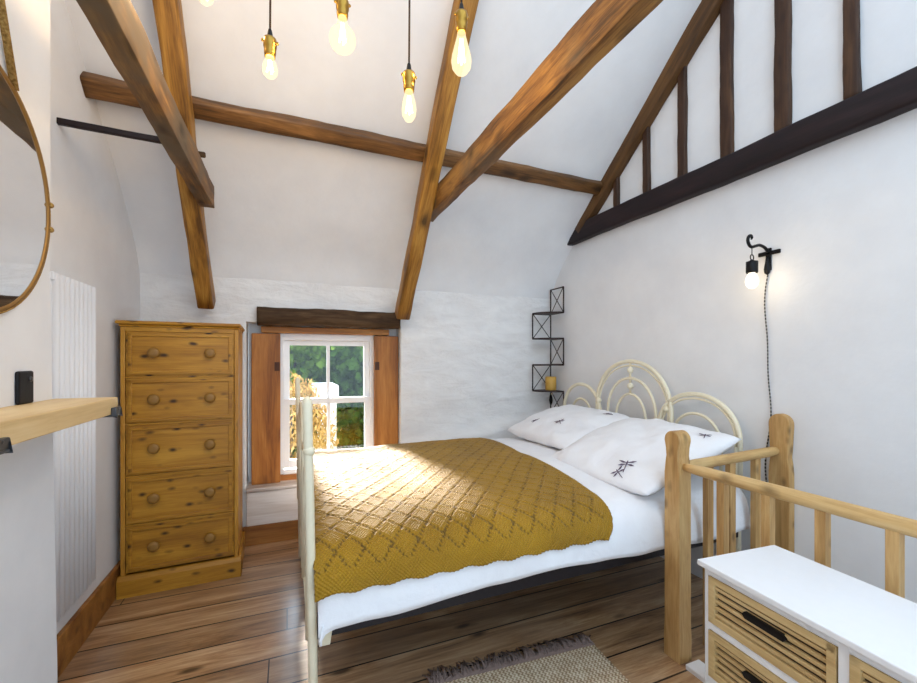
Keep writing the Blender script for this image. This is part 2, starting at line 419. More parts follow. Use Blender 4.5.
# chimney breast standing forward of the left wall, its corner a little out of plumb
def pl(t): return (-.65, 1.603 + (1.645 - 1.603) * t)
mb = MB(); rows = []
for z, t in ((-.12, 1), (.2, 1), (.75, .55), (1.4, 0), (4.2, 0)):
    y = 1.603 + .042 * t
    rows.append([Vector((-.92, YB, z)), Vector((-.65, YB, z)), Vector((-.65, y - .012, z)), Vector((-.654, y - .003, z)), Vector((-.665, y, z)), Vector((-.92, y, z))])
mb.grid(rows, False, True)
struct(mb.build('wall_chimney', M['plaster']))
# sloped ceiling: the window side of the roof, up to the ridge
mb = MB(); y0, y1 = 2.66, .55
nyc = 30; rows = []
cove = [(3.04, 1.68), (3.012, 1.725), (2.988, 1.78), (2.95, 1.85), (2.89, 1.925), (2.81, 2.01), (2.73, 2.088)]
for (y, z) in cove:
    rows.append([Vector((XL - .1 + (XR - XL + .2) * j / 30, y, z + noise.noise((j * .35, y * 2.3, 5)) * .012)) for j in range(31)])
for i in range(nyc + 1):
    y = y0 + (y1 - y0) * i / nyc
    rows.append([Vector((XL - .1 + (XR - XL + .2) * j / 30, y, CEIL(y) + noise.noise((j * .35, y * 2.3, 5)) * .012)) for j in range(31)])
mb.grid(rows, True); struct(mb.build('ceiling', M['plaster']))
# skirtings
sbox('baseboard_left', M['skirting'], XL, XL + .02, 1.64, 3.0, 0, .15, bevel=.004)
sbox('baseboard_back', M['skirting'], -.27, .78, 2.985, 3.008, 0, .125, bevel=.004)
sbox('trim_1', M['white_board'], -.25, .77, 2.992, 3.02, .125, .345, bevel=.003)            # painted board under the ledge
o = sbox('trim_2', M['ledge'], -.253, .773, 2.975, 3.2, .345, .368, bevel=.006)             # window ledge
# stairwell
mb = MB()
mb.box(1.44, 1.50, YB, 1.16, -2.4, -.0); mb.box(1.44, XR, 1.16, 1.22, -2.4, -.12); mb.box(1.44, XR, YB, YB + .05, -2.4, 0); mb.box(1.4, 2.2, YB, 1.2, -2.45, -2.4)
struct(mb.build('wall_stairwell', M['plaster']))
sbox('trim_3', M['white_paint'], 1.428, 1.502, -.6, 1.158, -.005, .018, bevel=.003)

# ------------------------------------------------------------------ window
win = struct(bpy.data.objects.new('window_1', None)); COL.objects.link(win); win.location = (.265, 3.17, .40)
def wbox(*b): 
    x0, x1, y0, y1, z0, z1 = b; return (x0 - .265, x1 - .265, y0 - 3.17, y1 - 3.17, z0 - .40, z1 - .40)
def wpart(name, mat, boxes, bevel=.002, par=win):
    m = MB()
    for b in boxes: m.box(*wbox(*b))
    return m.build(name, mat, par, bevel)
wx0, wx1, wz0, wz1 = -.066, .604, .395, 1.385
wpart('window_frame', M['white_paint'], [(wx0, wx0 + .035, 3.13, 3.22, wz0, wz1), (wx1 - .035, wx1, 3.13, 3.22, wz0, wz1),
      (wx0 + .035, wx1 - .035, 3.131, 3.22, wz1 - .045, wz1), (wx0 + .035, wx1 - .035, 3.12, 3.22, wz0, wz0 + .04)])
def sash(name, z0, z1, y0, y1, top, bot):
    a, b = wx0 + .035, wx1 - .035
    w = .04; c = (a + b) / 2 + .002
    o = wpart(name, M['white_paint'], [(a, a + w, y0, y1, z0, z1), (b - w, b, y0, y1, z0, z1), (a + w, b - w, y0 + .001, y1 - .001, z1 - top, z1), (a + w, b - w, y0 + .001, y1 - .001, z0, z0 + bot), (c - .011, c + .011, y0 + .005, y1 - .005, z0 + bot, z1 - top)])
    for (p, q) in ((a + w, c - .011), (c + .011, b - w)):
        wpart('pane', M['pane'], [(p, q, (y0 + y1) / 2 - .002, (y0 + y1) / 2 + .002, z0 + bot, z1 - top)], 0, o)
    return o
sash('upper_sash', .885, 1.34, 3.17, 3.205, .035, .04)
sash('lower_sash', .445, .925, 3.135, 3.17, .04, .055)
struct(MB().box(-.17, .70, 3.08, 3.158, 1.385, 1.428).build('trim_4', M['casing'], bevel=.003))       # header board
struct(MB().box(-.06, .60, 3.105, 3.16, .366, .406).build('trim_5', M['casing'], bevel=.003))         # bottom board
struct(MB().box(-.25, .775, 3.165, 3.30, .30, .40).build('trim_6', M['white_board']))
mb = MB()
mb.box(-.25, wx0, 3.16, 3.22, .36, 1.46); mb.box(wx1, .775, 3.16, 3.22, .36, 1.46); mb.box(wx0, wx1, 3.16, 3.22, 1.385, 1.46)
struct(mb.build('trim_7', M['plaster']))
def shutter(x0, x1, loc_side, label, rz):
    hinge = x0 if loc_side == 'l' else x1
    t = thing('window_shutter', label, 'shutter', ((x0 + x1) / 2, 3.085, .366), rz, None)
    w = (x1 - x0) / 2; h = 1.012 
    MB().box(-w, w, -.016, .016, 0.002, h).build('leaf', M['shutter'], t, .003)
    s = 1 if loc_side == 'l' else -1
    for z in (.79,): 
        MB().box(s * (w - .02) - .016, s * (w - .02) + .016, -.021, -.016, z - .03, z + .03).build('hinge', M['rust'], t, .001)
    MB().box(-s * w - .004, -s * w + .02, .018, .042, 0.002, h).build('edge_strip', M['shutter'], t, .003)
    return t
shutter(-.226, -.05, 'l', 'reddish pine shutter folded open on the chest of drawers side of the window', 0)
shutter(.588, .764, 'r', 'reddish pine shutter folded open on the bed side of the window', 0)
lint = beam_mesh(.945, .15, .118, 11, .009, 40, 0, .045).build('lintel_log', M['lintel'])
place_axis(lint, (-.188, 3.03, 1.486), (.762, 3.03, 1.490)); tag(lint, 'dark rough log lintel lying across the top of the window', 'lintel')

# ------------------------------------------------------------------ roof timbers
def rafter(name, mat, foot, top, w, h, label, seed, **kw):
    d = Vector(top) - Vector(foot); up = Vector((1, 0, 0)).cross(d).normalized()
    if up.z < 0: up = -up
    return beam(name, mat, foot, top, w, h, label, seed, up, **kw)
fy, fz = 2.915, 1.49
sl = (2.70 - 1.49) / (2.915 - 1.90)
rafter('rafter', M['rafter'], (-.458, fy, fz + .05), (-.463, .75, fz + .05 + sl * (fy - .75)), .086, .10, 'golden brown rafter above the chest of drawers', 3, cat='rafter', rough=.007)
rafter('rafter', M['rafter'], (.757, fy, fz + .03), (.775, .75, fz + .03 + sl * (fy - .75)), .094, .10, 'golden brown rafter ending at the right end of the window lintel', 5, cat='rafter', rough=.005)
beam('purlin', M['purlin'], (XL, 2.29, 2.400), (2.06, 2.345, 2.418), .085, .072, 'long brown purlin running the whole width under the sloping ceiling', 7, (0, .65, .76), cat='purlin', rough=.006, seg=60)
beam('collar_beam', M['collar'], (-.393, 2.50, 2.055), (-.43, YB + 1.9, 2.075), .068, .115, 'weathered beam coming forward from the rafter above the chest of drawers', 13, rough=.007, r0=.003)
beam('collar_beam', M['collar'], (.838, 2.55, 2.160), (.842, YB + 1.9, 2.165), .06, .13, 'weathered beam coming forward from the rafter beside the window lintel', 17, rough=.007, r0=.003)
tag(MB().lathe([(.013, -.03), (.014, .03), (.011, .034)], (0, 0, 0), 10, Matrix.Rotation(R(90), 3, 'Y').to_4x4()).build('timber_peg', M['lintel'], base=(0, 0, 0)), 'small dark peg in the joint of rafter and beam above the chest of drawers', 'peg').location = (-.41, 2.355, 2.205)
beam('batten', M['tie'], (XL, 2.06, 2.118), (-.475, 2.075, 2.118), .02, .024, 'thin dark batten between the left wall and the beam above the chest', 19, cat='batten', rough=.002, r0=.003)
# gable on the right wall
GX = XR
beam('tie_beam', M['tie'], (GX - .03, 2.735, 2.172), (GX - .03, -.9, 2.172), .07, .13, 'long nearly black tie beam across the right gable wall', 23, rough=.004, seg=60)
gr0 = Vector((GX - .035, 2.60, 2.20)); gdir = Vector((0, 1.497 - 2.513, 3.093 - 2.268)).normalized()
rafter('gable_rafter', M['gable'], gr0, gr0 + gdir * 2.75, .07, .115, 'brown sloping rafter lying against the right gable wall', 29, cat='rafter', rough=.005)
studs = [(2.225, .04, 'shortest stud on the gable wall, at the foot of the sloping rafter'),
         (1.965, .045, 'second shortest stud on the gable wall, below the sloping rafter'),
         (1.712, .05, 'slim third stud from the foot of the gable rafter'),
         (1.450, .062, 'gable stud fourth from the foot of the sloping rafter'),
         (1.190, .062, 'knotty gable stud fifth from the foot of the rafter, second nearest the camera'),
         (.938, .05, 'tall gable stud nearest the camera, above the rail of the stairs')]
for i, (y, w, lb) in enumerate(studs):
    zt = gr0.z + (gr0.y - y) * (-gdir.z / gdir.y) - .03
    beam('gable_stud', M['stud'], (GX - .012, y, 2.235), (GX - .012, y, zt), w, .03, lb, 31 + i, (1, 0, 0), cat='stud', group='upright studs on the gable wall', rough=.004, r0=.006)

# ------------------------------------------------------------------ chest of drawers
ch = thing('chest_of_drawers', 'tall orange pine chest of five drawers in the left corner', 'chest of drawers', (-.785, 2.585, 0), R(2.2))
CW, CD, CH = .528, .39, 1.40
mb = MB()
mb.box(0, .02, .0, CD, .09, CH - .03); mb.box(CW - .02, CW, .0, CD, .09, CH - .03); mb.box(0.02, CW - .02, CD - .015, CD, .09, CH - .03)
mb.build('carcass', M['chest_v'], ch, .003)
MB().box(-.018, CW + .014, -.022, CD, CH - .018, CH).build('top', M['chest'], ch, .007)
MB().box(-.006, CW + .005, -.010, CD, CH - .03, CH - .018).build('cornice', M['chest'], ch, .006)
mb = MB(); mb.prism([(-.018, 0), (-.018, .085), (-.006, .10), (.0, .105), (.02, .105), (.02, 0)], 0, -.012, CW + .014)
mb.box(CW - .004, CW + .014, .02, CD, 0, .10); mb.box(-.012, .004, .02, CD, 0, .10)
mb.build('plinth', M['chest'], ch, .002)
zb = [.11, .355, .605, .87, 1.112, 1.352]
for i in range(5):
    z0, z1 = zb[i], zb[i + 1]
    dr = MB().box(.022, CW - .022, .004, CD - .03, z0 + .004, z1 - .004).build('drawer', M['chest'], ch, .003)
    fm = MB()
    a, b, c, d = .034, CW - .034, z0 + .016, z1 - .016; w = .014
    for bx in ((a, b, c, c + w), (a, b, d - w, d), (a, a + w, c, d), (b - w, b, c, d)):
        fm.box(bx[0], bx[1], -.004, .006, bx[2], bx[3])
    fm.build('moulding', M['chest'], dr, .003)
    for kx in (.142, .392):
        MB().lathe([(.012, 0), (.011, .006), (.018, .010), (.026, .016), (.027, .021), (.022, .027), (.010, .029), (.0001, .0285)], (0, 0, 0), 18).build('knob', M['knob'], dr).matrix_local = Matrix.Translation((kx, .004, (z0 + z1) / 2 + .005)) @ Matrix.Rotation(R(90), 4, 'X')
    MB().box(.02, CW - .02, -.0, .02, z1 - .004, z1 + (.004 if i < 4 else .018)).build('rail', M['chest'], ch)

# ------------------------------------------------------------------ radiator on the left wall
ra = thing('radiator', 'tall white ribbed radiator on the left wall', 'radiator', (XL, 2.1, .26))
mb = MB()
for i in range(9):
    y = -.17 + i * .038
    mb.tube([(.045, y, .0), (.045, y, 1.25)], .0135, 8)
mb.build('ribs', M['white_paint'], ra)
MB().box(.03, .05, -.19, .155, 1.225, 1.255).build('top_header', M['white_paint'], ra, .004)
MB().box(.02, .04, -.185, .145, .02, 1.23).build('back_panel', M['white_paint'], ra, .004)
for y in (-.1, .1): MB().box(0, .03, y - .015, y + .015, .9, .94).build('bracket', M['white_paint'], ra)

# ------------------------------------------------------------------ mirror, shelf
mi = thing('round_mirror', 'round wall mirror with gold rim hung by a rope on the chimney breast', 'mirror', (-.65, 1.252, 1.61))
MR = .305
rot = Matrix.Rotation(R(90), 4, 'Y')
MB().prism([(MR * .98 * math.cos(2 * PI * k / 72), MR * .98 * math.sin(2 * PI * k / 72)) for k in range(72)], 0, .003, .010).build('glass', M['mirror'], mi)
MB().lathe([(MR - .008, .002), (MR + .002, .002), (MR + .002, .013), (MR - .005, .014), (MR - .008, .010)], (0, 0, 0), 72, rot, False).build('rim', M['gilt'], mi)
rp = [(.010, (MR + .004) * math.cos(a), (MR + .004) * math.sin(a)) for a in [R(t) for t in range(62, -243, -6)]]
mb = MB().tube(rp, .0035, 8)
apex = (.012, .0, .70)
e0 = rp[0]; e1 = rp[-1]
for off in (-.0025, .0025):
    mb.tube([(e0[0] + off, e0[1], e0[2]), (.012 + off, (e0[1] + apex[1]) / 2, (e0[2] + apex[2]) / 2 ), (apex[0] + off, apex[1], apex[2])], .0062, 8)
    mb.tube([(e1[0] + off, e1[1], e1[2]), (apex[0] + off, apex[1], apex[2])], .0065, 8)
mb.build('rope', M['rope'], mi)
for a in (7, -6):
    MB().ball((.012, (MR + .006) * math.cos(R(a)), (MR + .006) * math.sin(R(a))), .0085).build('rope_knot', M['rope'], mi)
MB().tube([(0, apex[1], apex[2]), (.035, apex[1], apex[2])], .008, 10).build('hook', M['iron'], mi)

sh = thing('wall_shelf', 'pale wooden board shelf below the mirror on steel brackets', 'shelf', (-.65, 1.1, 1.034))
MB().box(0.0, .155, -.55, .513, 0, .050).build('board', M['shelf'], sh, .003)
for (y, strap) in ((-.085, True), (.475, False)):
    mb = MB()
    y0 = y - .005 if strap else y
    mb.box(.0, .168, y - .022, y + .026, -.006, 0)
    mb.box(.155, .168, y - .022, y + .026, -.006, .022)
    mb.build('bracket', M['steel'], sh, .003)
    MB().ball((.162, y + .002, .016), .007).build('screw', M['steel'], sh)
st = MB().box(0, .010, .315, .385, .05, .137).build('back_plate', M['iron'], sh, .006)
MB().lathe([(.007, 0), (.007, .003), (.0001, .004)], (.010, .365, .115), 12, Matrix.Rotation(R(90), 4, 'Y')).build('screw', M['steel'], sh)

# ------------------------------------------------------------------ bed
BX0, BX1, BY0, BY1 = .055, 2.0, 1.32, 2.72
bed = thing('bed_frame', 'cream metal bed frame with arched headboard against the right wall', 'bed', (1.03, 2.02, 0))
bo = Vector((1.03, 2.02, 0))
def bp(pts): return [tuple(Vector(p) - bo) for p in pts]
def bed_end(name, x, posts, arches, zlow, parent, lean=0):
    f = MB()
    for (y, zt) in posts: f.tube(bp([(x + lean, y, 0), (x + lean * .6, y, zt * .5), (x, y, zt)]), .0145, 12)
    o = f.build(name, M['cream_metal'], parent)
    return o
def arch(x, yc, hw, zb, zt, n=28):
    return [(x, yc + hw * math.cos(PI * i / n), zb + (zt - zb) * math.sin(PI * i / n) ** .9) for i in range(n + 1)]
def arch_part(par, x, yc, hw, zb, zt, r, low):
    p = arch(x, yc, hw, zb, zt); p = [(x, yc + hw, low)] + p + [(x, yc - hw, low)]
    MB().tube(bp(p), r, 10).build('arch', M['cream_metal'], par)
HX = 2.005
hb = MB()
hb.tube(bp([(HX, BY0 + .01, .30), (HX, BY1, .30)]), .012, 10); hb.tube(bp([(HX, BY0 + .01, .62), (HX, BY1, .62)]), .010, 10)
for y in (BY0 + .02, 1.755, 2.285, BY1 - .01): hb.tube(bp([(HX, y, 0 if y in (BY0 + .02, BY1 - .01) else .3), (HX, y, .78)]), .014, 10)
hb = hb.build('headboard', M['cream_metal'], bed)
for (yc, hw, zb, zt, r) in ((2.02, .305, .88, 1.192, .0125), (2.02, .20, .84, 1.085, .009), (2.02, .125, .80, .985, .008), (2.02, .285, .87, 1.165, .006),
                            (1.565, .235, .80, 1.018, .0125), (1.565, .215, .80, .995, .006), (1.565, .14, .76, .915, .008),
                            (2.495, .205, .80, 1.022, .0125), (2.495, .115, .76, .915, .008)):
    arch_part(hb, HX, yc, hw, zb, zt, r, .62)
mb = MB()
for z in (1.135, 1.035): MB().ball(tuple(Vector((HX, 2.02, z)) - bo), .02).build('rosette', M['cream_metal'], hb)
for z0, z1 in ((1.19, 1.085), (1.085, .985)): mb.tube(bp([(HX, 2.02, z0), (HX, 2.02, z1)]), .007, 8)
for y in (1.745, 2.31): MB().ball(tuple(Vector((HX, y, .92)) - bo), .02).build('rosette', M['cream_metal'], hb)
mb.build('tie_bar', M['cream_metal'], hb)
FX = .055
fb = MB()
for y in (BY0 - .012, BY1 - .01):
    fb.tube(bp([(FX + .016, y, 0), (FX + .012, y, .35), (FX + .004, y, .75), (FX, y, .93), (FX - .003, y, 1.07), (FX - .003, y, 1.085), (FX - .003, y, 1.092)]), [.013, .0135, .0135, .0135, .0145, .012, .004], 12)
    fb.ball(tuple(Vector((FX + .002, y, .93)) - bo), .0175)
fb.tube(bp([(FX + .01, BY0, .36), (FX + .01, BY1, .36)]), .012, 10)
fb = fb.build('footboard', M['cream_metal'], bed)
for (yc, hw, zb, zt, r) in ((2.02, .305, .78, 1.0, .0125), (2.02, .20, .72, .92, .009), (1.565, .235, .72, .90, .0125), (1.565, .14, .66, .82, .008), (2.495, .205, .72, .90, .0125), (2.495, .115, .66, .82, .008)):
    arch_part(fb, FX + .004, yc, hw, zb, zt, r, .36)
mb = MB(); mb.box(-.955, .965, BY0 + .01 - 2.02, BY0 + .045 - 2.02, .35, .415); mb.box(-.955, .965, BY1 - .06 - 2.02, BY1 - .03 - 2.02, .35, .415)
mb.box(-.955, .965, -.02, .02, .36, .41)
mb.build('side_rail', M['dark_metal'], bed, .003)
mb = MB(); mb.prism([(-.945, .335), (-.945, .375), (-.905, .385), (-.912, .335)], 1, BY0 - .005 - 2.02, BY0 + .012 - 2.02); mb.build('lug', M['cream_metal'], bed, .002)
MB().box(-.93, .96, -.66, .66, .41, .435).build('slat_base', M['dark_metal'], bed)
ma = MB()
rows = []
def rr(w, h, r, n=6):
    out = []
    for (cx, cy, a0) in ((w - r, h - r, 0), (-w + r, h - r, 90), (-w + r, -h + r, 180), (w - r, -h + r, 270)):
        for q in range(n): a = R(a0 + 90 * q / (n - 1)); out.append((cx + r * math.cos(a), cy + r * math.sin(a)))
    return out
for z, e in ((.436, .02), (.445, .0), (.575, .0), (.588, .015)):
    rows.append([Vector((x, y, z - .436)) for x, y in rr(.94 - e, .66 - e, .08)])
ma.grid(rows, True, True); n_ = len(rows[0]); ma.add(rows[0], [tuple(range(n_))[::-1]]); ma.add(rows[-1], [tuple(range(n_))])
mo = ma.build('mattress', M['cotton']); mo.location = (1.035, 2.02, .436)
tag(mo, 'white mattress hidden under the duvet on the bed frame', 'mattress')

# duvet surface S(x, q): q metres across, 0 = far hem, QT = near hem
ctrl = [(2.80, .14), (2.80, .30), (2.795, .48), (2.785, .56), (2.74, .612), (2.62, .636), (2.30, .650), (2.02, .655), (1.70, .648), (1.46, .636), (1.345, .618), (1.285, .57), (1.262, .50), (1.255, .43)]  # unseen far side hangs extra low, shaped to block sun under the bed
def catmull(P, n=24):
    out = []
    for i in range(len(P) - 1):
        p0 = P[max(i - 1, 0)]; p1 = P[i]; p2 = P[i + 1]; p3 = P[min(i + 2, len(P) - 1)]
        for k in range(n):
            t = k / n
            out.append(tuple(.5 * ((2 * b) + (c - a) * t + (2 * a - 5 * b + 4 * c - d) * t * t + (-a + 3 * b - 3 * c + d) * t ** 3) for a, b, c, d in zip(p0, p1, p2, p3)))
    out.append(P[-1]); return out
pr = catmull(ctrl); al = [0]
for a, b in zip(pr, pr[1:]): al.append(al[-1] + math.hypot(a[0] - b[0], a[1] - b[1]))
QT = al[-1]
import bisect
def prof_at(q):
    q = max(0, min(QT, q)); i = min(max(bisect.bisect_right(al, q) - 1, 0), len(pr) - 2)
    t = (q - al[i]) / (al[i + 1] - al[i] + 1e-9)
    y = pr[i][0] + (pr[i + 1][0] - pr[i][0]) * t; z = pr[i][1] + (pr[i + 1][1] - pr[i][1]) * t
    dy = pr[i + 1][0] - pr[i][0]; dz = pr[i + 1][1] - pr[i][1]; l = math.hypot(dy, dz) + 1e-9
    return y, z, -dz / l * -1, -dy / l      # normal (y,z): outward
def wr(x, q):
    w = noise.noise((x * 2.1, q * 2.6, 2)) * .012 + noise.noise((x * 5.5 + q * 2, q * 5 - x, 8)) * .006
    h = max(0, (q - (QT - .2)) / .2)
    w += h * (math.sin(x * 17 + noise.noise((x * 3, 0, 1)) * 3) * .003 + noise.noise((x * 8, q * 2, 3)) * .006)
    return w
def S(x, q, off=0):
    y, z, ny, nz = prof_at(q)
    if ny == 0 and nz == 0: nz = 1
    n = Vector((0, ny, nz))
    # outward check
    c = Vector((0, 2.02, .45)); 
    if n.dot(Vector((0, y, z)) - c) < 0: n = -n
    d = wr(x, q) + off
    p = Vector((x, y, z)) + n * d
    return p
def hemq(x): return QT + .012 * math.sin(x * 4.1 + 1) + .01 * noise.noise((x * 5, 7, 7))
rows = []
for i in range(131):
    x = .085 + (1.965 - .085) * i / 130; r = []
    for j in range(121):
        q = QT * j / 120
        p = S(x, q)
        # ends round over
        e = min(1, (x - .085) / .05); p.z -= (1 - math.sqrt(max(0, 1 - (1 - e) ** 2))) * .035
        if j > 110: p.z += (QT - hemq(x)) * (j - 110) / 10
        r.append(p)
    rows.append(r)
du = MB().grid(rows)
# drop at the foot end
fr = [rows[0]]
for k in range(1, 5):
    fr.append([Vector((p.x - .006 * math.sin(k), p.y, p.z - (p.z - .42) * k / 4 if p.z > .42 else p.z)) for p in rows[0]])
du.grid(fr, flip=True)
dv = du.build('duvet', M['cotton'], base=(1.03, 2.02, .43))
sm = dv.modifiers.new('solid', 'SOLIDIFY'); sm.thickness = .012; sm.offset = -1
tag(dv, 'white cotton duvet spread over the bed', 'duvet')

# knitted throw
mb = MB(); NI, NJ = 230, 320
Qn = QT - .085; Q0 = .36
P_ = .088
def tri(t): t = t % 1; return min(t, 1 - t) * 2
rows = []; hole = []; uvs = []
for i in range(NI + 1):
    r = []
    for j in range(NJ + 1):
        q = Q0 + (Qn - Q0) * j / NJ
        f = (q - Q0) / (Qn - Q0)
        xr = 1.30 - .12 * f + .008 * math.sin(q * 9)
        fn = max(0, (q - (Qn - .12)) / .12); xr -= .05 * fn ** 3
        u = i / NI; x = .07 + (xr - .07) * u
        uu = x; vv = q
        border = (Qn - q) < .06 or (x > xr - .035) or q - Q0 < .06
        a = tri((uu * 1.0 + vv * .8) / P_); b = tri((uu * 1.0 - vv * .8) / P_)
        lat = max(max(0, 1 - a / .2), max(0, 1 - b / .2))
        ho = 0
        if not border:
            la = (uu - vv * .8) / P_; lb = (uu + vv * .8) / P_
            h1 = a < .17 and (la * 5) % 1 < .55
            h2 = b < .17 and (lb * 5) % 1 < .55
            ho = 1 if (h1 or h2) else 0
            a2 = abs(a - .30) ; b2 = abs(b - .30)
            ridge = max(max(0, 1 - a2 / .14), max(0, 1 - b2 / .14))
            dis = .010 + .0035 * ridge - .003 * ho
        else:
            dis = .010 + .002 * math.sin(uu * 420) * math.sin(vv * 420)
        p = S(x, q, dis)
        sink = min(1, (x - .05) / .06); p.z -= (1 - math.sqrt(max(0, 1 - (1 - sink) ** 2))) * .03
        if f > .97: p.z += .004 * math.sin(x * 60)
        r.append(p); hole.append(ho * .8); uvs.append((uu, vv))
    rows.append(r)
mb.grid(rows)
fr = [rows[0]]
for k in range(1, 4): fr.append([Vector((p.x - .004, p.y, p.z - .02 * k)) for p in rows[0]])
th = MB(); th.grid(rows)
me = bpy.data.meshes.new('throw'); base = Vector((.7, 2.0, .5))
me.from_pydata([tuple(p - base) for r in rows for p in r], [], th.f); me.polygons.foreach_set('use_smooth', [True] * len(me.polygons))
uvl = me.uv_layers.new(name='UVMap')
for lp in me.loops: uvl.data[lp.index].uv = uvs[lp.vertex_index]
ha = me.attributes.new('hole', 'FLOAT', 'POINT'); ha.data.foreach_set('value', hole)
me.materials.append(M['knit']); me.update()
tw = bpy.data.objects.new('throw', me); COL.objects.link(tw); tw.location = base
sm = tw.modifiers.new('solid', 'SOLIDIFY'); sm.thickness = .007; sm.offset = 1
tag(tw, 'mustard knitted throw with diamond lattice draped over the foot of the bed', 'throw')

# pillows
def pillow(loc, label, seed, motifs, rz=0, tilt=-17, hx=.285, hy=.375, T=.072):
    t = thing('pillow', label, 'pillow', loc, rz)
    rotm = Matrix.Rotation(R(tilt), 4, 'Y')
    def pt(a, b, s):
        e = max(0, (1 - abs(a) ** 2.6)) ** .55 * max(0, (1 - abs(b) ** 2.8)) ** .5
        x = a * hx * (1 - .06 * (1 - b * b) * 0 - .05 * (1 - abs(b)) ** 0 * 0 - .05 * (1 - b ** 4) * abs(a) ** 3); y = b * hy * (1 - .05 * (1 - a ** 4))
        x *= 1 - .08 * a * a * b ** 4; y *= 1 - .06 * b * b * a ** 4
        w = (noise.noise((a * 2.3 + seed, b * 2.6, seed)) * .016 + noise.noise((a * 5 + seed, b * 6, 2)) * .006) * min(1, e * 2)
        return rotm @ Vector((x, y, s * e * T + w))
    mb = MB(); N = 40
    for s in (1, -1): mb.grid([[pt(-1 + 2 * i / N, -1 + 2 * j / N, s) for j in range(N + 1)] for i in range(N + 1)], True, flip=(s < 0))
    mb.build('pillowcase', M['cotton'], t)
    for (a, b, rot, sz) in motifs:
        p = pt(a, b, 1); n = (pt(a + .02, b, 1) - p).cross(pt(a, b + .02, 1) - p).normalized()
        tx = (pt(a + .02, b, 1) - p).normalized(); ty = n.cross(tx)
        c, s_ = math.cos(R(rot)), math.sin(R(rot)); ux = tx * c + ty * s_; uy = -tx * s_ + ty * c
        d = MB(); o = p + n * .003
        def P2(x, y): return o + ux * x * sz + uy * y * sz
        d.tube([P2(-.55, 0), P2(-.1, 0), P2(.25, 0), P2(.4, 0)], [.0014, .0022, .0034, .0028], 6)
        for sy in (1, -1):
            for (x0, x1, yy, w) in ((.25, .42, .55, .07), (.12, .0, .5, .07)):
                q = [P2(x0, 0), P2((x0 + x1) / 2 + w, sy * yy * .6), P2(x1, sy * yy), P2((x0 + x1) / 2 - w, sy * yy * .6)]
                d.add(q + [v + n * .0015 for v in q], [(0, 1, 2, 3), (7, 6, 5, 4), (0, 4, 5, 1), (1, 5, 6, 2), (2, 6, 7, 3), (3, 7, 4, 0)])
        d.build('dragonfly_embroidery', M['thread'], t)
    return t
pillow((1.73, 2.325, .762), 'white pillow at the window side of the bed with small embroidered dragonflies', 3,
       [(-.55, .30, 30, .055), (-.35, -.30, 60, .06), (.62, -.70, 100, .055)])
pillow((1.655, 1.635, .738), 'white pillow beside the wooden newel post with plum dragonflies', 8,
       [(-.72, -.52, 20, .075), (-.86, -.50, 60, .06), (.55, -.75, 30, .05)], 0, -18, .335, .375, .075)

# ------------------------------------------------------------------ corner shelf
cs = thing('corner_shelf', 'dark zigzag corner shelf of crossed iron panels above the bed', 'shelf', (XR - .032, 2.968, .72))
lv = [.03, .225, .44, .655, .865, 1.075]
SW = .178
for i in range(5):
    z0, z1 = lv[i], lv[i + 1]
    right = (i % 2 == 0)
    f = MB(); r = .0045
    def pp(a, z): return (-.012, -.012 - a, z) if right else (-.012 - a, -.012, z)
    for a in (0, SW): f.tube([pp(a, z0), pp(a, z1)], .0055, 6)
    for z in (z0 + .004, z1 - .004): f.tube([pp(0, z), pp(SW, z)], .0055, 6)
    f.tube([pp(0, z0), pp(SW, z1)], .0035, 6); f.tube([pp(SW, z0), pp(0, z1)], .0035, 6)
    f.build('crossed_panel', M['shelf_iron'], cs)
for i in range(1, 5):
    z = lv[i]
    MB().prism([(-.006, -.006), (-.006, -.19), (-.05, -.19), (-.12, -.15), (-.17, -.10), (-.19, -.05), (-.19, -.006)], 2, z - .006, z + .006).build('shelf_board', M['shelf_iron'], cs, .002)
ca = thing('candle', 'yellow pillar candle on the lowest board of the corner shelf', 'candle', (XR - .085, 2.895, .72 + lv[1] + .006))
MB().lathe([(.043, 0), (.045, .006), (.045, .105), (.040, .112), (.015, .107), (.0001, .106)], (0, 0, 0), 24).build('wax', M['candle'], ca)
MB().tube([(0, 0, .106), (.002, 0, .122)], .0012, 6).build('wick', M['iron'], ca)
ho = thing('hanging_ornament', 'small dark teardrop ornament hanging under the candle on the corner shelf', 'ornament', (XR - .06, 2.93, .72 + lv[1] - .13))
MB().lathe([(.0001, 0), (.010, .02), (.016, .05), (.010, .085), (.003, .10), (.0001, .102)], (0, 0, 0), 12).build('drop', M['iron'], ho)
MB().tube([(0, 0, .10), (0, 0, .124)], .0015, 6).build('thread', M['iron'], ho)

# ------------------------------------------------------------------ wall lamp
wl = thing('wall_lamp', 'black wrought iron hook lamp on the white right wall', 'lamp', (XR, 1.255, 1.683))
wl.scale = (.88, .88, .88)
mb = MB()
mb.box(-.012, 0, -.058, .052, .012, .034, Matrix.Rotation(R(0), 4, 'X')); mb.box(-.012, 0, -.014, .014, -.07, .05)
mb.build('wall_bracket', M['iron'], wl, .004)
arm = [(-.01, 0, .03), (-.04, 0, .050), (-.08, 0, .058), (-.115, 0, .05), (-.145, 0, .042), (-.165, 0, .052), (-.175, 0, .075), (-.166, 0, .096), (-.15, 0, .1), (-.142, 0, .09), (-.148, 0, .082)]
arm = catmull(arm, 5)
MB().tube(arm, [.0078 if k < 40 else max(.004, .0078 - .0004 * (k - 40)) for k in range(len(arm))], 10).build('hook_arm', M['iron'], wl)
MB().lathe([(.0001, -.095), (.012, -.085), (.015, -.065), (.010, -.03), (.007, .0)], (-.018, 0, .0), 12).build('cord_grip', M['iron'], wl)
LX = -.142
